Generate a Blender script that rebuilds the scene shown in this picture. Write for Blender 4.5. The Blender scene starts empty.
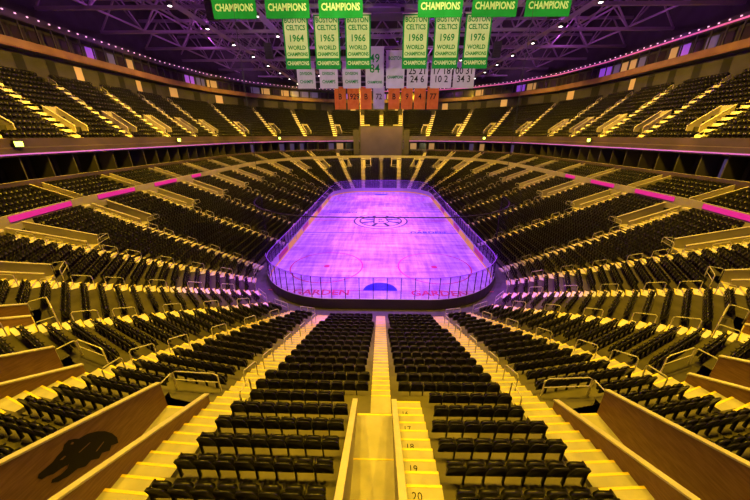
import bpy, math, random
import numpy as np
from mathutils import Vector, Matrix
random.seed(4)
scene = bpy.context.scene
try:
    scene.view_settings.view_transform = 'Standard'
except Exception:
    pass

# ------------------------------------------------------------------ materials
def mat(name, col, rough=0.6, metal=0.0, emit=None, es=0.0, noise=None, nscale=4.0, stretch=(1,1,1), spec=0.5, bump=0.0, alpha=1.0):
    m = bpy.data.materials.new(name); m.use_nodes = True
    nt = m.node_tree; b = nt.nodes['Principled BSDF']
    b.inputs['Base Color'].default_value = (*col, 1)
    b.inputs['Roughness'].default_value = rough
    b.inputs['Metallic'].default_value = metal
    b.inputs['Specular IOR Level'].default_value = spec
    b.inputs['Alpha'].default_value = alpha
    if emit:
        b.inputs['Emission Color'].default_value = (*emit, 1)
        b.inputs['Emission Strength'].default_value = es
    if noise:
        tc = nt.nodes.new('ShaderNodeTexCoord'); mp = nt.nodes.new('ShaderNodeMapping')
        mp.inputs['Scale'].default_value = stretch
        n = nt.nodes.new('ShaderNodeTexNoise'); n.inputs['Scale'].default_value = nscale
        n.inputs['Detail'].default_value = 6
        r = nt.nodes.new('ShaderNodeValToRGB')
        r.color_ramp.elements[0].color = (*col, 1); r.color_ramp.elements[0].position = .35
        r.color_ramp.elements[1].color = (*noise, 1); r.color_ramp.elements[1].position = .68
        nt.links.new(tc.outputs['Object'], mp.inputs['Vector'])
        nt.links.new(mp.outputs['Vector'], n.inputs['Vector'])
        nt.links.new(n.outputs['Fac'], r.inputs['Fac'])
        nt.links.new(r.outputs['Color'], b.inputs['Base Color'])
    return m

M = dict(
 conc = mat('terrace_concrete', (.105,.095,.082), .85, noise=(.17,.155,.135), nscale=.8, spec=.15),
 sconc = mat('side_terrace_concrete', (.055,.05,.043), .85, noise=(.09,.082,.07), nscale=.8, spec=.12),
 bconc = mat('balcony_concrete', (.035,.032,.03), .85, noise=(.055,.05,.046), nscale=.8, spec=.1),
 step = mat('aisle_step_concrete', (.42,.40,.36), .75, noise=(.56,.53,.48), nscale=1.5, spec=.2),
 lit_step = mat('lit_step_concrete', (.66,.63,.56), .75, noise=(.78,.75,.68), nscale=1.5, spec=.2),  # paler step concrete; brightness of lit aisles put into the colour
 riser = mat('shaded_riser_concrete', (.16,.15,.13), .8, noise=(.24,.22,.2), nscale=1.5, spec=.2),  # darker step sides; shade between the treads put into the colour
 nose = mat('step_nosing_yellow', (.95,.72,.08), .5),
 seat = mat('seat_black_plastic', (.007,.007,.007), .36, noise=(.014,.013,.011), nscale=.6, spec=.4),
 wood = mat('brown_wood_panel', (.19,.10,.055), .5, noise=(.28,.16,.085), nscale=2.5, stretch=(1,1,8), spec=.3),
 cap = mat('pale_wall_cap', (.60,.56,.48), .6, noise=(.50,.46,.40), nscale=2),
 wall = mat('painted_wall', (.32,.29,.24), .7, noise=(.42,.38,.32), nscale=.5),
 dark = mat('dark_wall', (.03,.027,.03), .8, noise=(.045,.04,.045), nscale=.5),
 black = mat('painted_dark_opening', (.006,.006,.007), .9),  # flat black panels painted as the unlit depth of doorways
 fascia = mat('ribbon_fascia', (.035,.024,.045), .4, noise=(.065,.042,.08), nscale=.3),
 brown = mat('ledge_fascia', (.15,.07,.04), .5, noise=(.23,.12,.06), nscale=.5),
 steel = mat('rail_steel', (.78,.75,.68), .35, metal=.3),
 truss = mat('truss_painted_steel', (.24,.18,.25), .6),
 roof = mat('roof_deck', (.014,.011,.015), .9, noise=(.024,.02,.026), nscale=.3),
 floor = mat('rubber_floor', (.07,.06,.08), .8, noise=(.11,.10,.12), nscale=1),
 magenta = mat('led_magenta', (.3,.02,.2), .5, emit=(.8,.015,.33), es=.65),
 violet = mat('led_and_glow_violet', (.3,.1,.5), .5, emit=(.35,.08,.9), es=.5),
 pink = mat('led_pink_white', (.8,.5,.7), .5, emit=(1,.45,.7), es=1.4),
 pinkr = mat('led_pink_ribbon', (.6,.2,.4), .5, emit=(.9,.12,.4), es=.6),
 whitel = mat('work_light', (.8,.8,.8), .5, emit=(1,.93,.8), es=8),
 warm = mat('warm_window', (.3,.2,.1), .4, emit=(1,.5,.15), es=.35),
 cool = mat('cool_window', (.1,.1,.14), .3, emit=(.5,.3,.8), es=.10),
 lamp = mat('lamp_greenish', (.8,.9,.4), .5, emit=(.62,1,.08), es=6),
 glassd = mat('dark_glass', (.03,.02,.04), .15),
 red = mat('ice_paint_red', (.75,.05,.16), .3),
 blue = mat('ice_paint_blue', (.05,.05,.55), .3),
 gold = mat('ice_paint_gold', (.95,.78,.55), .3),
 inkb = mat('ice_paint_black', (.04,.02,.04), .35),
 kick = mat('dasher_gold_selflit', (.9,.62,.06), .45, emit=(.9,.55,.03), es=.28),  # gold boards; weak emission stands in for yellow light falling on them
 dasher = mat('dasher_white', (.6,.56,.65), .4),
 blackrub = mat('logo_black', (.012,.010,.010), .6, spec=.2),
 green = mat('banner_green', (.015,.24,.04), .85, noise=(.02,.30,.06), nscale=1, spec=.1),
 bwhite = mat('banner_pale_green_white', (.60,.72,.34), .85, noise=(.68,.78,.40), nscale=1, spec=.1),
 bnum = mat('banner_plain_white', (.62,.60,.64), .85, noise=(.55,.53,.57), nscale=1, spec=.1),
 bor = mat('banner_orange', (.85,.22,.03), .85, noise=(.95,.3,.05), nscale=1, spec=.1),
 screen = mat('screen_mauve', (.045,.028,.05), .5, noise=(.06,.038,.065), nscale=.3),
)
g = bpy.data.materials.new('rink_glass'); g.use_nodes=True
nt=g.node_tree; nt.nodes.clear()
o=nt.nodes.new('ShaderNodeOutputMaterial'); mx=nt.nodes.new('ShaderNodeMixShader'); tr=nt.nodes.new('ShaderNodeBsdfTransparent'); gl=nt.nodes.new('ShaderNodeBsdfGlossy')
gl.inputs['Roughness'].default_value=.08; gl.inputs['Color'].default_value=(.7,.6,1,1); tr.inputs['Color'].default_value=(.76,.68,.92,1)
mx.inputs[0].default_value=.12; nt.links.new(tr.outputs[0],mx.inputs[1]); nt.links.new(gl.outputs[0],mx.inputs[2]); nt.links.new(mx.outputs[0],o.inputs[0])
M['glass']=g
g = bpy.data.materials.new('spectator_netting'); g.use_nodes=True
nt=g.node_tree; nt.nodes.clear()
o=nt.nodes.new('ShaderNodeOutputMaterial'); mx=nt.nodes.new('ShaderNodeMixShader'); tr=nt.nodes.new('ShaderNodeBsdfTransparent'); gl=nt.nodes.new('ShaderNodeBsdfDiffuse')
gl.inputs['Color'].default_value=(.03,.03,.07,1); mx.inputs[0].default_value=.08
nt.links.new(tr.outputs[0],mx.inputs[1]); nt.links.new(gl.outputs[0],mx.inputs[2]); nt.links.new(mx.outputs[0],o.inputs[0])
M['net']=g
# ice: scrape streaks, with pale highlights and purple tone put into the colour
ice = bpy.data.materials.new('ice_surface'); ice.use_nodes=True
nt=ice.node_tree; b=nt.nodes['Principled BSDF']
tc=nt.nodes.new('ShaderNodeTexCoord')
def noise_node(scale, st, rot=0, det=8):
    mp=nt.nodes.new('ShaderNodeMapping'); mp.inputs['Scale'].default_value=st; mp.inputs['Rotation'].default_value=(0,0,rot)
    n=nt.nodes.new('ShaderNodeTexNoise'); n.inputs['Scale'].default_value=scale; n.inputs['Detail'].default_value=det; n.inputs['Roughness'].default_value=.65
    nt.links.new(tc.outputs['Object'],mp.inputs['Vector']); nt.links.new(mp.outputs['Vector'],n.inputs['Vector']); return n
n1=noise_node(.12,(1,1,1)); n2=noise_node(1.4,(1,.10,1),.6); n3=noise_node(1.4,(.10,1,1),.35)
a=nt.nodes.new('ShaderNodeMath'); a.operation='ADD'; a2=nt.nodes.new('ShaderNodeMath'); a2.operation='ADD'
nt.links.new(n1.outputs['Fac'],a.inputs[0]); nt.links.new(n2.outputs['Fac'],a.inputs[1]); nt.links.new(a.outputs[0],a2.inputs[0]); nt.links.new(n3.outputs['Fac'],a2.inputs[1])
r=nt.nodes.new('ShaderNodeValToRGB'); r.color_ramp.elements[0].position=.43; r.color_ramp.elements[1].position=.575
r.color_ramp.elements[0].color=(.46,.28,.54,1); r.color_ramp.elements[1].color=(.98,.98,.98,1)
dv=nt.nodes.new('ShaderNodeMath'); dv.operation='DIVIDE'; dv.inputs[1].default_value=3.0
nt.links.new(a2.outputs[0],dv.inputs[0]); nt.links.new(dv.outputs[0],r.inputs['Fac']); nt.links.new(r.outputs['Color'],b.inputs['Base Color'])
b.inputs['Roughness'].default_value=.42
M['ice']=ice

# ------------------------------------------------------------------ mesh builder
def V3(p,z): return np.array([p[0],p[1],z],float)
class MB:
    def __init__(s): s.v=[]; s.f=[]; s.m=[]; s.mats=[]
    def mi(s,k):
        if k not in s.mats: s.mats.append(k)
        return s.mats.index(k)
    def poly(s,pts,k):
        n=len(s.v); s.v.extend([tuple(map(float,p)) for p in pts]); s.f.append(tuple(range(n,n+len(pts)))); s.m.append(s.mi(k))
    def hexa(s,P,k,top=None):
        n=len(s.v); s.v.extend([tuple(map(float,p)) for p in P])
        fs=[(0,3,2,1),(4,5,6,7),(0,1,5,4),(1,2,6,5),(2,3,7,6),(3,0,4,7)]
        for j,f in enumerate(fs):
            s.f.append(tuple(n+i for i in f)); s.m.append(s.mi(top if (top and j==1) else k))
    def box(s,o,a,b_,c,k,top=None):
        o,a,b_,c=[np.array(q,float) for q in (o,a,b_,c)]
        s.hexa([o,o+a,o+a+b_,o+b_,o+c,o+a+c,o+a+b_+c,o+b_+c],k,top)
    def abox(s,x0,x1,y0,y1,z0,z1,k,top=None):
        s.box((x0,y0,z0),(x1-x0,0,0),(0,y1-y0,0),(0,0,z1-z0),k,top)
    def beam(s,p,q,w,k,h=None):
        p=np.array(p,float); q=np.array(q,float); d=q-p; L=np.linalg.norm(d)
        if L<1e-6: return
        d/=L; up=np.array([0,0,1.]) if abs(d[2])<.95 else np.array([1.,0,0])
        sx=np.cross(d,up); sx/=np.linalg.norm(sx); sy=np.cross(sx,d)
        h=h or w
        s.box(p-sx*w/2-sy*h/2, d*L, sx*w, sy*h, k)
    def tube(s,pts,r,k,n=6):
        pts=[np.array(p,float) for p in pts]; rings=[]
        for i,p in enumerate(pts):
            d=pts[min(i+1,len(pts)-1)]-pts[max(i-1,0)]; d/=max(np.linalg.norm(d),1e-9)
            up=np.array([0,0,1.]) if abs(d[2])<.9 else np.array([1.,0,0])
            a=np.cross(d,up); a/=np.linalg.norm(a); b2=np.cross(d,a)
            st=len(s.v)
            for j in range(n):
                t=2*math.pi*j/n; s.v.append(tuple(p+r*(math.cos(t)*a+math.sin(t)*b2)))
            rings.append(st)
        for i in range(len(rings)-1):
            for j in range(n):
                j2=(j+1)%n; s.f.append((rings[i]+j,rings[i]+j2,rings[i+1]+j2,rings[i+1]+j)); s.m.append(s.mi(k))
    def obj(s,name,parent=None):
        me=bpy.data.meshes.new(name); me.from_pydata(s.v,[],s.f); me.polygons.foreach_set('material_index',s.m)
        for k in s.mats: me.materials.append(M[k])
        me.update(); ob=bpy.data.objects.new(name,me); scene.collection.objects.link(ob)
        if parent: ob.parent=parent
        return ob
def empty(name,loc=(0,0,0)):
    e=bpy.data.objects.new(name,None); e.location=loc; scene.collection.objects.link(e); return e
def text(name,body,loc,size,k,parent,rot=(math.pi/2,0,0),sx=1.0,off=0.0):
    c=bpy.data.curves.new(name,'FONT'); c.body=body; c.size=size; c.align_x='CENTER'; c.align_y='CENTER'; c.resolution_u=2; c.offset=off
    c.space_line=.85
    c.materials.append(M[k]); ob=bpy.data.objects.new(name,c); ob.location=loc; ob.rotation_euler=rot; ob.scale=(sx,1,1)
    scene.collection.objects.link(ob)
    if parent: ob.parent=parent
    return ob

# ------------------------------------------------------------------ bowl stations
Y0,Y1=32.2,76.2
ST=[('c',0)]+[('n',a) for a in (3.5,19,36,53,71)]+[('s',y) for y in (32.2,41,49.8,58.6,67.4,76.2)]+[('f',a) for a in (71,53,36,19,3.5)]+[('e',0)]
NS=len(ST)
def frame(sx,k):
    t,v=ST[k]
    if t=='c': return np.array([0,23.7]),np.array([0,-1.]),np.array([sx,0.])
    if t=='e': return np.array([0,84.7]),np.array([0,1.]),np.array([-sx,0.])
    if t=='s': return np.array([13*sx,v]),np.array([sx,0.]),np.array([0,1.])
    a=math.radians(v)
    if t=='n':
        n=np.array([sx*math.sin(a),-math.cos(a)]); return np.array([4.5*sx,Y0])+8.5*n,n,np.array([sx*math.cos(a),math.sin(a)])
    n=np.array([sx*math.sin(a),math.cos(a)]); return np.array([4.5*sx,Y1])+8.5*n,n,np.array([-sx*math.cos(a),math.sin(a)])
def pos(sx,k,d):
    b_,n,t=frame(sx,k); return b_+n*d
def chord(sx,k,d,s0=0,s1=0):
    A=pos(sx,k,d); B=pos(sx,k+1,d); u=B-A; L=np.linalg.norm(u); u/=L
    return A+u*s0,B-u*s1,u,L
def loft(mb,prof,mats,ks=None,sides=(-1,1)):
    for sx in sides:
        for k in (ks or range(NS-1)):
            for j in range(len(prof)-1):
                (d0,z0),(d1,z1)=prof[j],prof[j+1]
                A0,B0=pos(sx,k,d0),pos(sx,k+1,d0); A1,B1=pos(sx,k,d1),pos(sx,k+1,d1)
                mb.poly([V3(A0,z0),V3(B0,z0),V3(B1,z1),V3(A1,z1)],mats[j] if isinstance(mats,(list,tuple)) else mats)

# ------------------------------------------------------------------ seats
def seat_template():
    v=[];f=[]
    def ext(outl,faces,yb,yt,th,zb,zt):
        n=len(v); m=len(outl)
        for off in (0,th):
            for (x,z) in outl:
                y=yb+(yt-yb)*(z-zb)/(zt-zb); v.append((x,y+off,z))
        for q in faces:
            f.append([n+i for i in q]); f.append([n+m+i for i in q[::-1]])
        for i in range(m):
            j=(i+1)%m; f.append([n+i,n+j,n+m+j,n+m+i])
    ol=[(-.235,.34),(.235,.34),(.24,.76),(.165,.86),(-.165,.86),(-.24,.76)]
    ext(ol,[[0,1,2,5],[5,2,3,4]],0,-.12,.05,.34,.86)
    ol=[(-.20,.40),(.20,.40),(.215,.68),(.15,.76),(-.15,.76),(-.215,.68)]
    ext(ol,[[0,1,2,5],[5,2,3,4]],.09,.05,.09,.40,.76)
    def bx(x0,x1,y0,y1,z0,z1):
        n=len(v)
        for z in (z0,z1):
            for (x,y) in ((x0,y0),(x1,y0),(x1,y1),(x0,y1)): v.append((x,y,z))
        for q in ((4,5,6,7),(0,1,5,4),(1,2,6,5),(2,3,7,6),(3,0,4,7)): f.append([n+i for i in q])
    bx(.245,.283,-.04,.24,.60,.64)
    bx(.247,.28,-.02,.07,0,.60)
    return np.array(v),np.array(f)
TV,TF=seat_template()
def seats_obj(name,places):
    if not places: return
    P=np.array(places); N=len(P)
    X=TV[:,0][None,:]; Yv=TV[:,1][None,:]; Z=TV[:,2][None,:]
    vx=P[:,0:1]+X*P[:,3:4]+Yv*P[:,5:6]; vy=P[:,1:2]+X*P[:,4:5]+Yv*P[:,6:7]; vz=P[:,2:3]+Z+0*vx
    co=np.stack([vx,vy,vz],-1).reshape(-1,3)
    F=(TF[None]+np.arange(N)[:,None,None]*len(TV)).reshape(-1,4)
    me=bpy.data.meshes.new(name)
    me.vertices.add(len(co)); me.vertices.foreach_set('co',co.ravel())
    me.loops.add(F.size); me.loops.foreach_set('vertex_index',F.ravel().astype(np.int32))
    me.polygons.add(len(F)); me.polygons.foreach_set('loop_start',(np.arange(len(F))*4).astype(np.int32))
    try: me.polygons.foreach_set('loop_total',np.full(len(F),4,np.int32))
    except Exception: pass
    me.materials.append(M['seat']); me.update(calc_edges=True)
    ob=bpy.data.objects.new(name,me); scene.collection.objects.link(ob); return ob
def row_seats(places,sx,k,d,z,s0,s1):
    A,B,u,L=chord(sx,k,d)
    a=L-s0-s1; n=int(a/.53)
    if n<1: return
    nin=-np.array([u[1],-u[0]]); b_,nn,t=frame(sx,k)
    if np.dot(nin,nn)>0: nin=-nin
    st=s0+(a-n*.53)/2+.265
    for j in range(n):
        p=A+u*(st+j*.53); places.append((p[0],p[1],z,u[0],u[1],nin[0],nin[1]))

# ------------------------------------------------------------------ LOWER BOWL
D0,DP,Z0,RI,NR,IV=1.9,.85,.3,.33,22,15
dd=lambda i:D0+DP*i
zz=lambda i:Z0+RI*i
ter=MB(); ais=MB()
for sx in (-1,1):
    for k in range(NS-1):
        pl=[]
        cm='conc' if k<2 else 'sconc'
        for i in range(NR):
            up=i>IV
            if k==0:
                s0=(1.0 if sx<0 else .65) if up else 0
                q0=(1.08 if sx<0 else 1.68) if i>=IV else (.40 if sx<0 else .52)
            else:
                s0=2.65 if up else 0
                q0=2.75 if i>=IV else .66
            d,d2,z=dd(i),dd(i+1),zz(i)
            A,B,u,L=chord(sx,k,d,s0); A2,B2,u2,L2=chord(sx,k,d2,s0)
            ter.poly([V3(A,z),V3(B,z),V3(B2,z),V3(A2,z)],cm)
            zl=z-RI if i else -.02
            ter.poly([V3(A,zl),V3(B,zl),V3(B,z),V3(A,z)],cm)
            row_seats(pl,sx,k,d+.64,z,q0,.66)
        seats_obj('lower_bowl_seat_block',pl)
def aisle_steps(mb,sx,k,t0,t1,i0,i1,dfn,zfn,dp,ri,th=.3,rm='riser',sm='step'):
    b_,n,t=frame(sx,k)
    n3=V3(n,0);t3=V3(t,0)
    for i in range(i0,i1):
        o=V3(b_+n*dfn(i)+t*t0,zfn(i)-th)
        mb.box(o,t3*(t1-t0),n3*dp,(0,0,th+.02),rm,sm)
        o=V3(b_+n*(dfn(i)-dp*.5)+t*t0,zfn(i)-ri)
        mb.box(o,t3*(t1-t0),n3*dp*.5,(0,0,ri*.5+.02),rm,sm)
        o=V3(b_+n*(dfn(i))+t*t0,zfn(i)+.02); mb.box(o,t3*(t1-t0),n3*.07,(0,0,.006),'nose')
        o=V3(b_+n*(dfn(i)-dp*.5)+t*t0,zfn(i)-ri*.5+.02); mb.box(o,t3*(t1-t0),n3*.07,(0,0,.006),'nose')
for sx in (-1,1):
    for k in range(NS):
        if k in (0,NS-1):
            if sx>0: continue
            aisle_steps(ais,1 if k==0 else -1,k,-.34,.46,0,IV+1 if k==0 else NR,dd,zz,DP,RI)
            if k==0: aisle_steps(ais,1,0,.66,1.62,IV+1,NR,dd,zz,DP,RI,.5)
        else:
            rm,sm=('riser','step') if k<3 else ('lit_step','lit_step')
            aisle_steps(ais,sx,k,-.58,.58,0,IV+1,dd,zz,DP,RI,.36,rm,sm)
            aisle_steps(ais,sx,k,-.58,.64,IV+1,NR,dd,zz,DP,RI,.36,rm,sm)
ter.obj('lower_bowl_terrace'); ais.obj('lower_bowl_aisle_steps')

def vomitory(name,sx,k,t0,t1,d0,d1,zf,ztop0,ztop1,wall='wood',cap='cap',portal=2.1,inner=0.0):
    mb=MB(); b_,n,t=frame(sx,k)
    def P(d,tt,z): return V3(b_+n*d+t*tt,z)
    mb.hexa([P(d0,t0,zf-.25),P(d1,t0,zf-.25),P(d1,t1,zf-.25),P(d0,t1,zf-.25),P(d0,t0,zf+.01),P(d1,t0,zf+.01),P(d1,t1,zf+.01),P(d0,t1,zf+.01)],'step')
    w=.13
    for ta,dz in ((t0,inner),(t1-w,0)):
        za,zb=ztop0-dz,ztop1-dz
        mb.hexa([P(d0,ta,zf-.3),P(d1,ta,zf-.3),P(d1,ta+w,zf-.3),P(d0,ta+w,zf-.3),P(d0,ta,za),P(d1,ta,zb),P(d1,ta+w,zb),P(d0,ta+w,za)],wall)
        mb.hexa([P(d0-.03,ta-.03,za),P(d1,ta-.03,zb),P(d1,ta+w+.03,zb),P(d0-.03,ta+w+.03,za),P(d0-.03,ta-.03,za+.06),P(d1,ta-.03,zb+.06),P(d1,ta+w+.03,zb+.06),P(d0-.03,ta+w+.03,za+.06)],cap)
    mb.box(P(d0+.02,t0+w,zf+.012),V3(n*.08,0),V3(t*(t1-t0-2*w),0),(0,0,.006),'nose')
    mb.box(P(d0+1.7,t0+w,zf+.012),V3(n*.05,0),V3(t*(t1-t0-2*w),0),(0,0,.006),'nose')
    mb.box(P(d1-.06,t0+w,zf),V3(n*.05,0),V3(t*(t1-t0-2*w),0),(0,0,portal),'black')
    mb.box(P(d1-.08,t0+w,zf+portal),V3(n*.08,0),V3(t*(t1-t0-2*w),0),(0,0,max(.1,ztop1-zf-portal)),'wall')
    ob=mb.obj(name)
    return ob,P
dv0=dd(IV+1); dv1=dd(NR)
logoP={}
for sx in (-1,1):
    for k in range(1,NS-1):
        big=k<=2
        ob,P=vomitory('vomitory_entrance',sx,k,.64,2.62,dv0,dv1,zz(IV),zz(IV+1)+(.8 if big else .5),zz(NR)+(1.1 if big else .35),
                      'wood' if k<4 else 'wall','cap',2.1,.42 if big else .05)
        logoP[(sx,k)]=(ob,P)
vomitory('vomitory_entrance',1,0,-.98,.62,dv0,dv1,zz(IV),zz(IV+1)+.35,zz(NR)+.4,'wall')

# bear head logo on the wall panel
ob,P=logoP[(-1,1)]
bear=[(0,.40),(.04,.50),(.14,.54),(.30,.60),(.40,.70),(.52,.78),(.58,.92),(.68,.98),(.78,.92),(.84,.84),(1.02,.84),(1.2,.74),(1.35,.58),(1.46,.36),(1.52,.1),(1.50,-.14),(1.34,-.06),(1.26,-.2),(1.1,-.1),(1.0,-.22),(.86,-.10),(.72,-.18),(.58,-.08),(.40,-.12),(.22,-.08),(.12,.02),(.16,.10),(.30,.08),(.44,.14),(.50,.24),(.36,.26),(.22,.24),(.12,.30),(.04,.30)]
mb=MB()
def bp(pts,e): return [P(17.45+(1.52-xx)*1.22,2.62-.13-e,6.02+q*1.0+(1.52-xx)*.50) for xx,q in pts]
mb.poly(bp(bear,.012),'blackrub')
for q in ([(.40,.54),(.50,.58),(.52,.54),(.44,.50)],[(.67,.82),(.71,.87),(.74,.83),(.71,.78)],[(.72,.42),(.98,.52),(1.0,.50),(.74,.395)],[(1.0,.10),(1.22,.26),(1.24,.24),(1.03,.075)]):
    mb.poly(bp(q,.02),'wood')
mb.obj('bear_head_logo',ob)

rn=empty('row_number_markings')
for i in range(IV+1,NR):
    text('row_number',str(i),(.96,23.7-dd(i)-.28,zz(i)+.03),.27,'blackrub',rn,rot=(0,0,0))

# handrails
rails=MB()
def uloop(mb,p,q,z0,z1,h=.9,r=.028):
    mb.tube([V3(p,z0),V3(p,z0+h-.08),V3(p+(q-p)*.08,z0+h),V3(p+(q-p)*.92,z1+h),V3(q,z1+h-.08),V3(q,z1)],r,'steel')
for sx in (-1,1):
    for k in range(1,NS-1):
        b_,n,t=frame(sx,k)
        for i in (2,5,8,11,13):
            uloop(rails,b_+n*(dd(i)+.1),b_+n*(dd(i+1)+.3),zz(i),zz(i+1))
        for side in (-.62,2.72):
            uloop(rails,b_+n*(dd(IV)+.05)+t*side,b_+n*(dd(IV)+.8)+t*side,zz(IV),zz(IV))
        uloop(rails,b_+n*(dd(IV)+.02)+t*.75,b_+n*(dd(IV)+.02)+t*2.7,zz(IV),zz(IV),.95)
        rails.tube([V3(b_+n*(dd(IV)+.02)+t*.75,zz(IV)+.5),V3(b_+n*(dd(IV)+.02)+t*2.7,zz(IV)+.5)],.02,'steel')
        for i in (17,19):
            if k>2: uloop(rails,b_+n*(dd(i)+.1)-t*.62,b_+n*(dd(i+1)+.3)-t*.62,zz(i),zz(i+1))
rails.obj('aisle_handrails')
fr=MB()
for sx in (-1,1):
    for k in range(1,6):
        A,B,u,L=chord(sx,k,1.75,.7,.7); L=np.linalg.norm(B-A); n=max(2,int(L/1.1))
        for h in (.55,1.0): fr.tube([V3(A,h),V3(B,h)],.028,'steel')
        for j in range(n+1):
            p=A+(B-A)*j/n; fr.tube([V3(p,0),V3(p,1.0)],.024,'steel')
fr.obj('front_row_railing')

# ------------------------------------------------------------------ CLUB TIER
club=MB()
loft(club,[(20.6,7.2),(20.95,7.2),(20.95,8.75),(21.1,8.75),(21.1,8.0)],['conc','wall','cap','wall'])
cd=lambda i:21.1+.92*i
cz=lambda i:8.0+.36*i
NC=5
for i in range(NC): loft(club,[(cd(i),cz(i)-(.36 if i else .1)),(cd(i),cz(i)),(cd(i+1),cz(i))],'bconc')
cst=MB()
for sx in (-1,1):
    for k in range(NS-1):
        pl=[]
        for i in range(NC): row_seats(pl,sx,k,cd(i)+.66,cz(i),.7,.7)
        seats_obj('club_seat_block',pl)
    for k in range(1,NS-1): aisle_steps(cst,sx,k,-.5,.5,0,NC,cd,cz,.92,.36,.1,'lit_step','lit_step')
cst.obj('club_aisle_steps')
for sx in (-1,1):
    for k in range(3,NS-3):
        b_,n,t=frame(sx,k)
        for tt in (-.68,.56):
            o=b_+n*21.15+t*tt
            club.hexa([V3(o,7.9),V3(o+n*4.3,9.2),V3(o+n*4.3+t*.12,9.2),V3(o+t*.12,7.9),V3(o,8.85),V3(o+n*4.3,10.3),V3(o+n*4.3+t*.12,10.3),V3(o+t*.12,8.85)],'wall','cap')
club.obj('club_terrace')
led=MB()
for sx in (-1,1):
    for k,(a,b2) in {5:(1.5,1.5),6:(2,1.2),7:(2.6,1.2),8:(3,3)}.items():
        A,B,u,L=chord(sx,k,20.93,a,b2); nn=frame(sx,k)[1]
        A2,B2=A+nn*-.05,B+nn*-.05
        led.hexa([V3(A2,8.15),V3(B2,8.15),V3(B,8.15),V3(A,8.15),V3(A2,8.65),V3(B2,8.65),V3(B,8.65),V3(A,8.65)],'magenta')
led.obj('led_ribbon_board')

su=MB()
loft(su,[(25.7,9.4),(25.7,10.7),(25.95,10.7),(25.95,9.9),(28.6,9.9),(28.6,13.1),(26.0,13.1)],['fascia','wall','dark','dark','dark','dark'])
su.obj('suite_level')
win=MB()
for sx in (-1,1):
    for k in range(4,NS-1):
        A,B,u,L=chord(sx,k,28.5); n=3
        for j in range(n):
            a=A+u*(L*(j+.15)/n); b2=A+u*(L*(j+.85)/n)
            nn=frame(sx,k)[1]
            km=random.choice(['glassd','glassd','cool','warm','glassd'])
            win.poly([V3(a,10.4),V3(b2,10.4),V3(b2,12.6),V3(a,12.6)],km)
            p=A+u*(L*j/n); win.box(V3(p-nn*2.3,9.9),V3(u*.12,0),V3(nn*2.3,0),(0,0,3.2),'dark')
win.obj('suite_windows')
KB=range(1,NS-1)
bf=MB()
loft(bf,[(26.0,13.1),(25.8,13.2),(25.8,14.0),(26.0,14.1),(26.0,15.0),(26.12,15.0),(26.12,14.3),(26.5,14.3)],['fascia','fascia','fascia','fascia','wall','fascia','bconc'],KB)
bf.obj('balcony_front_fascia')
bl=MB()
loft(bl,[(25.79,13.25),(25.74,13.3),(25.74,13.45),(25.79,13.5)],['fascia','violet','fascia'],range(5,NS-1))
bl.obj('balcony_ribbon_light')
bd=lambda i:26.5+.86*i
bz=lambda i:14.3+.68*i
NB=14
bt=MB()
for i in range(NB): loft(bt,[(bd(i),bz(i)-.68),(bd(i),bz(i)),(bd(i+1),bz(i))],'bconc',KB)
bt.obj('balcony_terrace')
bs=MB(); brl=MB()
for sx in (-1,1):
    for k in KB:
        pl=[]
        for i in range(NB): row_seats(pl,sx,k,bd(i)+.62,bz(i),.75 if not 2<=i<=5 else 2.8,.75)
        seats_obj('balcony_seat_block',pl)
    for k in range(2,NS-1):
        aisle_steps(bs,sx,k,-.65,.65,0,NB-1,bd,bz,.86,.68,.3,'lit_step','lit_step')
        vomitory('balcony_entrance',sx,k,.7,2.6,bd(2),bd(6),bz(1)+.7,bz(2)+.8,bz(6)+.5,'wall','cap',2.2)
        b_,n,t=frame(sx,k)
        for i in (0,7,9,11):
            uloop(brl,b_+n*(bd(i)+.1)-t*.62,b_+n*(bd(i+1)+.3)-t*.62,bz(i),bz(i+1),.95,.035)
aisle_steps(bs,-1,NS-1,-.65,.65,0,NB-1,bd,bz,.86,.68,.3,'lit_step','lit_step')
bs.obj('balcony_aisle_steps'); brl.obj('balcony_handrails')
for sx in (-1,1):
    for k in (6,9,13,16):
        b_,n,t=frame(sx,k); mb=MB(); p=b_+n*25.5
        mb.box(V3(p-t*.45,14.1),V3(t*.9,0),V3(n*.25,0),(0,0,.65),'dark')
        mb.box(V3(p-t*.38-n*.02,14.17),V3(t*.76,0),V3(n*.02,0),(0,0,.5),'lamp')
        mb.beam(V3(p+n*.1,14.7),V3(p+n*.6,14.9),.08,'dark')
        mb.obj('fascia_floodlight')

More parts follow.
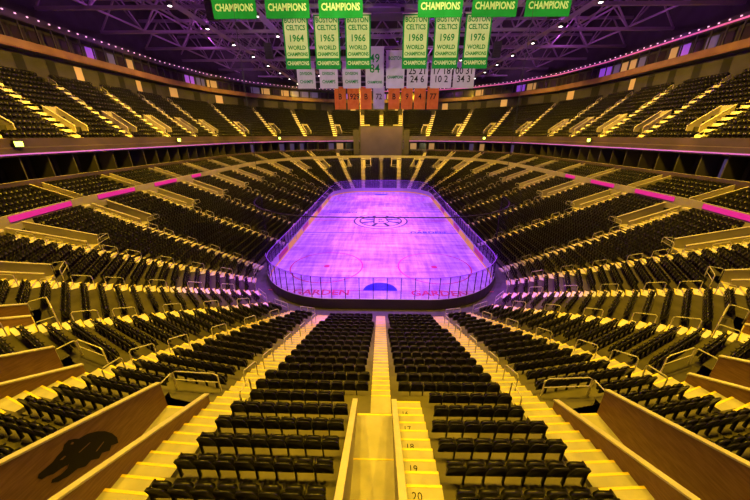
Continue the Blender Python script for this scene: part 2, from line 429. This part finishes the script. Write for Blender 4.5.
# ------------------------------------------------------------------ perimeter / press level
D9=bd(NB)
wl=MB()
loft(wl,[(D9,bz(NB-1)),(D9,26.4),(36.6,26.4),(36.5,26.6),(36.5,27.5),(36.7,27.5),(36.7,27.3),(38.6,27.3),(38.6,30.0),(37.0,30.0),(36.9,30.2),(36.9,31.0),(37.1,31.0),(39.5,31.2),(39.5,40.9)],
 ['dark','dark','brown','brown','wall','dark','dark','dark','dark','fascia','fascia','wall','dark','dark'],KB)
wl.obj('wall_perimeter')
pw=MB(); lights=MB()
for sx in (-1,1):
    for k in range(3,NS-1):
        nn=frame(sx,k)[1]
        A,B,u,L=chord(sx,k,38.5); n=4
        for j in range(n):
            a=A+u*(L*(j+.1)/n); b2=A+u*(L*(j+.9)/n)
            km=random.choice(['cool','glassd','glassd','warm','violet','glassd'])
            pw.poly([V3(a,27.9),V3(b2,27.9),V3(b2,29.6),V3(a,29.6)],km)
            p=A+u*(L*j/n)-nn*1.5; pw.box(V3(p,27.4),V3(u*.15,0),V3(nn*.15,0),(0,0,2.7),'dark')
        A,B,u,L=chord(sx,k,36.85); n=int(L/1.3)
        for j in range(n):
            p=A+u*(L*(j+.5)/n); lights.box(V3(p-u*.10-nn*.08,30.62),V3(u*.2,0),V3(nn*.1,0),(0,0,.16),'pink')
        A2,B2=A-nn*.04,B-nn*.04
        if sx>0: lights.hexa([V3(A2,30.2),V3(B2,30.2),V3(B,30.2),V3(A,30.2),V3(A2,30.45),V3(B2,30.45),V3(B,30.45),V3(A,30.45)],'pinkr')
        A,B,u,L=chord(sx,k,D9-.05)
        for j in range(2):
            a=A+u*(L*(j+.3)/2); b2=A+u*(L*(j+.6)/2); pw.poly([V3(a,24.0),V3(b2,24.0),V3(b2,26),V3(a,26)],random.choice(['black','warm','black']))
pw.obj('press_level_windows'); lights.obj('perimeter_led_lights')

# ------------------------------------------------------------------ ROOF
rf=MB(); rf.abox(-60,60,-12,130,41,41.4,'roof'); rf.obj('ceiling')
tz0,tz1=33.0,38.0
tr=MB()
for y in range(20,126,11):
    tr.beam((-52,y,tz0),(52,y,tz0),.45,'truss'); tr.beam((-52,y,tz1),(52,y,tz1),.45,'truss')
    for j in range(-52,52,8):
        tr.beam((j,y,tz0),(j+4,y,tz1),.22,'truss'); tr.beam((j+4,y,tz1),(j+8,y,tz0),.22,'truss')
for x in (-44,-34,-24,-14,-5,5,14,24,34,44):
    tr.beam((x,20,tz0+.3),(x,119,tz0+.3),.25,'truss'); tr.beam((x,20,tz1-.2),(x,119,tz1-.2),.25,'truss')
    for y in range(20,119,11):
        tr.beam((x,y,tz0),(x,y+5.5,tz1),.16,'truss'); tr.beam((x,y+5.5,tz1),(x,y+11,tz0),.16,'truss')
for y in range(25,119,11):
    tr.beam((-50,y,tz1+1.5),(50,y,tz1+1.5),.3,'truss')
tr.obj('roof_trusses')
for x in (-28,-18,18,28):
    cwk=MB(); cwk.abox(x-.6,x+.6,20,118,31.6,31.7,'truss')
    for s_ in (-.6,.6):
        for h in (.5,1.0): cwk.beam((x+s_,20,31.7+h),(x+s_,118,31.7+h),.06,'truss')
        for y in range(20,119,3): cwk.beam((x+s_,y,31.7),(x+s_,y,32.75),.06,'truss')
    for y in range(47 if abs(x)>20 else 51,119,9):
        cwk.abox(x-.25,x+.25,y-.25,y+.25,31.15,31.6,'dark'); cwk.abox(x-.18,x+.18,y-.18,y+.18,31.1,31.15,'whitel')
    cwk.obj('roof_catwalk')
rg=MB()
def oval(a,b2,z,n=40): return [(a*math.cos(2*math.pi*i/n),56+b2*math.sin(2*math.pi*i/n),z) for i in range(n+1)]
for (a,b2,z) in ((9,7,31.6),(9,7,32.8),(7.8,5.8,32.2)): rg.tube(oval(a,b2,z),.14,'truss')
O1,O2,O3=oval(9,7,31.6),oval(9,7,32.8),oval(7.8,5.8,32.2)
for i in range(40):
    rg.beam(O1[i],O2[i+1],.07,'truss'); rg.beam(O2[i],O3[i+1],.07,'truss'); rg.beam(O3[i],O1[i+1],.07,'truss')
    if i%4==0:
        rg.beam(O2[i],(O2[i][0],O2[i][1],38),.05,'truss')
        rg.abox(O1[i][0]-.25,O1[i][0]+.25,O1[i][1]-.25,O1[i][1]+.25,31.0,31.5,'dark')
        rg.abox(O1[i][0]-.2,O1[i][0]+.2,O1[i][1]-.2,O1[i][1]+.2,30.97,31.0,'violet')
rg.obj('oval_lighting_truss')
sb=MB(); sb.abox(-6,6,52,60,33.2,38.5,'dark')
for i in range(4): sb.abox(-5.7+i*3,-3.1+i*3,51.9,52,33.6,38,'screen')
sb.abox(-5.6,5.6,52.4,59.6,33.1,33.2,'fascia')
for x in (-5,5):
    for y in (53,59): sb.beam((x,y,38.5),(x,y,40.9),.2,'truss')
sb.obj('center_hung_scoreboard')
for x,y in ((-21.5,45),(21.5,45),(-21.5,65),(21.5,65),(-21.5,85),(21.5,85)):
    sp=MB()
    for j in range(6): sp.hexa([(x-.7,y-.4+j*.04,31-j*.42),(x+.7,y-.4+j*.04,31-j*.42),(x+.7,y+.4,31-j*.42),(x-.7,y+.4,31-j*.42),(x-.7,y-.5+j*.04,31.38-j*.42),(x+.7,y-.5+j*.04,31.38-j*.42),(x+.7,y+.4,31.38-j*.42),(x-.7,y+.4,31.38-j*.42)],'dark')
    sp.beam((x,y,31.3),(x,y,33),.1,'truss'); sp.obj('speaker_cluster')

# ------------------------------------------------------------------ BANNERS
def banner(x,y,zb,w,h,style,lines):
    e=MB()
    base={'champ':'green','white':'bnum','orange':'bor','num':'bnum'}[style]
    e.abox(x-w/2,x+w/2,y-.02,y+.02,zb,zb+h,base)
    if style=='champ':
        e.abox(x-w/2+.2,x+w/2-.2,y-.03,y-.02,zb+h*.21,zb+h-.2,'bwhite')
    e.tube([(x-w/2-.1,y,zb+h),(x+w/2+.1,y,zb+h)],.06,'steel')
    for s_ in (-.4,.4): e.beam((x+w*s_,y,zb+h),(x+w*s_,y,33.0),.03,'truss')
    nm={'champ':'championship_banner','white':'division_banner','orange':'hockey_banner','num':'retired_number_banner'}[style]
    ob=e.obj(nm)
    for (s_,fz,size,k,sc) in lines: text('banner_text',s_,(x,y-.05,zb+h*fz),size,k,ob,sx=sc,off=.02)
cols=[-11.1,-7.1,-3.1,4.3,8.3,12.2]
for (y,yrs) in ((26.8,['1957','1959','1960','1961','1962','1963']),(45,['1964','1965','1966','1968','1969','1976'])):
    for x,yr in zip(cols,yrs):
        banner(x,y,23.5,3.3,6.0,'champ',[('BOSTON',.89,.76,'green',.9),('CELTICS',.76,.76,'green',.88),(yr,.57,1.05,'green',.95),('WORLD',.40,.66,'green',.95),('CHAMPIONS',.28,.56,'green',.85),('CHAMPIONS',.11,.62,'bwhite',.82)])
for x,s_ in zip((-14.1,-9.9,-5.6),('EAST','NBA','EAST')):
    banner(x,62.3,23.5,3.4,4.4,'white',[(s_,.8,.9,'green',1),('DIVISION',.55,.7,'green',.8),('CHAMPS',.25,.8,'green',.8)])
banner(-1.3,62.3,23.5,3.4,6.6,'white',[('49\n84',.6,1.9,'green',1),('CHAMPIONS',.15,.6,'green',.8)])
banner(2.5,62.3,23.5,3.4,6.0,'white',[('BOSTON',.8,.8,'green',.8),('CHAMPIONS',.3,.65,'green',.8)])
for x,s_ in zip((6.6,11.0,15.2),('25 21\n24 6','17 18\n10 2','00 31\n34 3')):
    banner(x,62.3,23.5,3.9,4.2,'num',[(s_,.5,1.55,'blackrub',.95)])
for j in range(8):
    x=-11.4+j*3.55+(.6 if j>3 else 0)
    banner(x,90,22.0,3.1,5.6,'orange' if j!=3 else 'white',[(['B','1929','B','72','B','9','4','77'][j],.55,2.0,'blackrub',.9)])
br=MB()
for y in (26.8,45): br.beam((-13.2,y,29.6),(14.2,y,29.6),.1,'truss')
br.obj('banner_hanging_bar')

# ------------------------------------------------------------------ RINK
fl=MB(); fl.abox(-58,58,-10,128,-.3,-.03,'floor'); fl.obj('floor')
def rr(off,n=14):
    pts=[];R=8.5+off
    for cx,cy,a0 in ((4.5,Y0,-90),(4.5,Y1,0),(-4.5,Y1,90),(-4.5,Y0,180)):
        for i in range(n+1):
            a=math.radians(a0+90*i/n); pts.append((cx+R*math.cos(a),cy+R*math.sin(a)))
    return pts
mb=MB(); o=rr(0)
mb.poly([(x,y,0) for x,y in o],'ice')
for i in range(len(o)):
    j=(i+1)%len(o); mb.poly([(*o[i],-.03),(*o[j],-.03),(*o[j],0),(*o[i],0)],'ice')
iceo=mb.obj('ice_rink')
mk=MB()
def ring(cx,cy,r0,r1,k,z=.006,n=40,a0=0,a1=360):
    for i in range(n):
        a=math.radians(a0+(a1-a0)*i/n); b2=math.radians(a0+(a1-a0)*(i+1)/n)
        mk.poly([(cx+r0*math.cos(a),cy+r0*math.sin(a),z),(cx+r1*math.cos(a),cy+r1*math.sin(a),z),(cx+r1*math.cos(b2),cy+r1*math.sin(b2),z),(cx+r0*math.cos(b2),cy+r0*math.sin(b2),z)],k)
def rect(x0,x1,y0,y1,k,z=.005): mk.poly([(x0,y0,z),(x1,y0,z),(x1,y1,z),(x0,y1,z)],k)
yc=54.2
rect(-13,-5.2,yc-.15,yc+.15,'red'); rect(5.2,13,yc-.15,yc+.15,'red')
for y in (yc-7.6,yc+7.6): rect(-13,13,y-.15,y+.15,'blue')
for ye in (27.1,81.3): rect(-11.9,11.9,ye-.04,ye+.04,'red')
for yy in (33.2,75.2):
    for x in (-6.7,6.7):
        ring(x,yy,4.38,4.55,'red'); ring(x,yy,0,.4,'red')
for yy in (yc-6,yc+6):
    for x in (-6.7,6.7): ring(x,yy,0,.3,'red')
ring(0,27.1,0,1.8,'blue',a0=0,a1=180,n=20); ring(0,81.3,0,1.8,'blue',a0=180,a1=360,n=20)
ring(0,yc,4.9,5.2,'inkb'); ring(0,yc,4.1,4.9,'gold'); ring(0,yc,3.8,4.1,'inkb')
for i in range(8):
    a=math.radians(22.5+45*i); c,s_=math.cos(a),math.sin(a); px,py=-s_*.3,c*.3
    mk.poly([(1.2*c+px,yc+1.2*s_+py,.007),(1.2*c-px,yc+1.2*s_-py,.007),(3.9*c-px,yc+3.9*s_-py,.007),(3.9*c+px,yc+3.9*s_+py,.007)],'inkb')
mk.obj('ice_markings',iceo)
text('center_logo_letter','B',(0,yc,.012),5.0,'gold',iceo,rot=(0,0,0),sx=1,off=.12)
text('center_logo_letter_outline','B',(0,yc,.009),5.0,'inkb',iceo,rot=(0,0,0),sx=1,off=.36)
text('ice_advert','GARDEN',(-6.2,26.6,.012),1.5,'red',iceo,rot=(0,0,0),off=.03)
text('ice_advert','GARDEN',(6.2,26.6,.012),1.5,'red',iceo,rot=(0,0,0),off=.03)
text('ice_advert','GARDEN',(-8,60.5,.012),1.5,'blue',iceo,rot=(0,0,0),off=.03)
text('ice_advert','GARDEN',(8,47,.012),1.5,'blue',iceo,rot=(0,0,0),off=.03)
bo=MB(); gb=MB()
r0,r1,r2=rr(0.0),rr(.07),rr(.14)
N=len(r0)
for i in range(N):
    j=(i+1)%N
    def wallq(p,q,z0,z1,k,kt):
        a,b2,c,d_=p[i],p[j],q[j],q[i]
        bo.hexa([(*a,z0),(*b2,z0),(*c,z0),(*d_,z0),(*a,z1),(*b2,z1),(*c,z1),(*d_,z1)],k,kt)
    wallq(r0,r1,0,.25,'kick','kick'); wallq(r0,r1,.25,1.05,'dasher','dasher'); wallq(r1,r2,0,1.05,'fascia','fascia')
    wallq(r0,r2,1.05,1.1,'dasher','dasher')
for sx in (-1,1):
    for j in range(10):
        y=Y0+2+j*4.1; bo.abox(sx*12.97-.02,sx*12.97+.02,y,y+3.6,.3,.98,'kick' if j%3 else 'red')
bo.obj('dasher_boards')
path=[]
rp=rr(.07)
for i in range(N):
    j=(i+1)%N; a=np.array(rp[i]); c=np.array(rp[j]); L=np.linalg.norm(c-a); n=max(1,round(L/1.3))
    for q in range(n): path.append(a+(c-a)*q/n)
NP=len(path)
for i in range(NP):
    a,c=path[i],path[(i+1)%NP]
    end=(min(a[1],c[1])<Y0-3 or max(a[1],c[1])>Y1+3)
    h=3.3 if end else 2.7
    gb.poly([V3(a,1.1),V3(c,1.1),V3(c,h),V3(a,h)],'glass')
    gb.beam(V3(a,1.1),V3(a,h),.06,'glassd'); gb.beam(V3(a,h),V3(c,h),.05,'violet')  # top edge of each glass panel glows violet by emission
gb.obj('rink_glass_panels')
nb=MB()
for (yy0,sgn) in ((Y0,-1),(Y1,1)):
    pts=[]
    for i in range(0,37):
        a=math.radians(5*i); R=8.9
        c=math.cos(a); s_=math.sin(a)
        cx=4.5 if c>0.001 else (-4.5 if c<-.001 else 0)
        pts.append((cx+R*c,yy0+sgn*R*s_))
    for i in range(len(pts)-1):
        nb.poly([(*pts[i],3.3),(*pts[i+1],3.3),(*pts[i+1],9),(*pts[i],9)],'net')
    nb.tube([(*p,9) for p in pts],.05,'dark',5)
    for p in (pts[0],pts[-1]): nb.tube([(*p,2.7),(*p,9)],.06,'dark',5)
    for p in (pts[9],pts[27],pts[0],pts[-1]): nb.tube([(*p,9),(*p,33)],.015,'dark',4)
nb.obj('spectator_netting')
for sx in (-1,1):
    for y in (42,57):
        e=MB(); x=sx*14.1
        e.abox(x-.2,x+.2,y,y+9,.0,.45,'dark'); e.abox(x+sx*.45-.05,x+sx*.45+.05,y,y+9,0,1.1,'dasher','kick')
        for yy in (y,y+9): e.abox(min(sx*13.2,x+sx*.5),max(sx*13.2,x+sx*.5),yy-.04,yy+.04,0,1.1,'dasher')
        e.obj('team_bench')
vb=MB()
vb.abox(-7.4,7.4,106,106.6,8.0,18.2,'dark'); vb.abox(-6.9,6.9,105.9,106,8.4,17.8,'screen')
for x in (-7,7): vb.beam((x,106.3,18),(x,106.3,33),.15,'truss')
vb.abox(-9.5,-7.6,106,106.6,9,17,'dark'); vb.abox(7.6,9.5,106,106.6,9,17,'dark')
vb.obj('video_board')

# ------------------------------------------------------------------ LIGHTS
def spot(name,loc,tgt,power,col,ang,blend=.7,size=.6):
    l=bpy.data.lights.new(name,'SPOT'); l.energy=power; l.color=col; l.spot_size=math.radians(ang); l.spot_blend=blend; l.shadow_soft_size=size
    o=bpy.data.objects.new(name,l); o.location=loc; d=Vector(tgt)-Vector(loc); o.rotation_euler=d.to_track_quat('-Z','Y').to_euler(); scene.collection.objects.link(o)
YEL=(1,.58,.018)
for sx in (-1,1):
    for k in (0,2,4,6,8,10,12,14,16):
        b_,n,t=frame(sx,k)
        p=b_+n*11; q=b_+n*21; z=31.5; e=27000 if k>=4 else 20000
        if k==0: p=b_+n*8+np.array([sx*5,0]); q=b_+n*14+np.array([sx*5,0]); e=16000
        spot('house_light',V3(p,z),V3(q,6),e,YEL,88,.6,.35)
    for k in (4,6,8,10,12,14,16):
        b_,n,t=frame(sx,k)
        spot('balcony_light',V3(b_+n*14,30.5),V3(b_+n*32,18),36000,YEL,80,.7,.3)
for x in (-5.5,5.5):
    for y in (32,39.5,51,56.5,69,80):
        spot('ice_light',(x,y,31),(x*.8,y,0),37000,(.44,.10,1.0),48,.5)
for x in (-9,9): spot('banner_fill_spot',(x,-1,15.0),(x*.3,42,26.5),32000,(1,.95,.40),44,.4)  # added front spots to brighten the banners, not a fixture of the hall
for (x,tx,ty,e,an) in ((-4,-2.8,17.5,90000,20),(-12,-14.5,25,50000,20),(12,14.5,25,50000,20),(0,0,23,20000,50)): spot('added_spill_spot',(x,29,31),(tx,ty,1.5),e,(.42,.015,1.0),an,.9)  # added spots imitating violet spill from the ice on the near seats
for x in (-38,-14,14,38):
    for y in (38,54,74,100):
        l=bpy.data.lights.new('roof_wash_light','POINT'); l.energy=1000; l.color=(.72,.16,.85); l.shadow_soft_size=.5
        o=bpy.data.objects.new('roof_wash_light',l); o.location=(x,y,35.5); scene.collection.objects.link(o)
w=bpy.data.worlds.new('world'); scene.world=w; w.use_nodes=True
w.node_tree.nodes['Background'].inputs[0].default_value=(.25,.18,.4,1); w.node_tree.nodes['Background'].inputs[1].default_value=.03

# ------------------------------------------------------------------ CAMERA
cam=bpy.data.cameras.new('camera'); cam.lens=14.0; cam.sensor_width=36; cam.clip_end=500; cam.clip_start=.05
co=bpy.data.objects.new('camera',cam); co.location=(0,0,15.3); co.rotation_euler=(math.radians(90-21.5),0,math.radians(1.15)); scene.collection.objects.link(co)
scene.camera=co
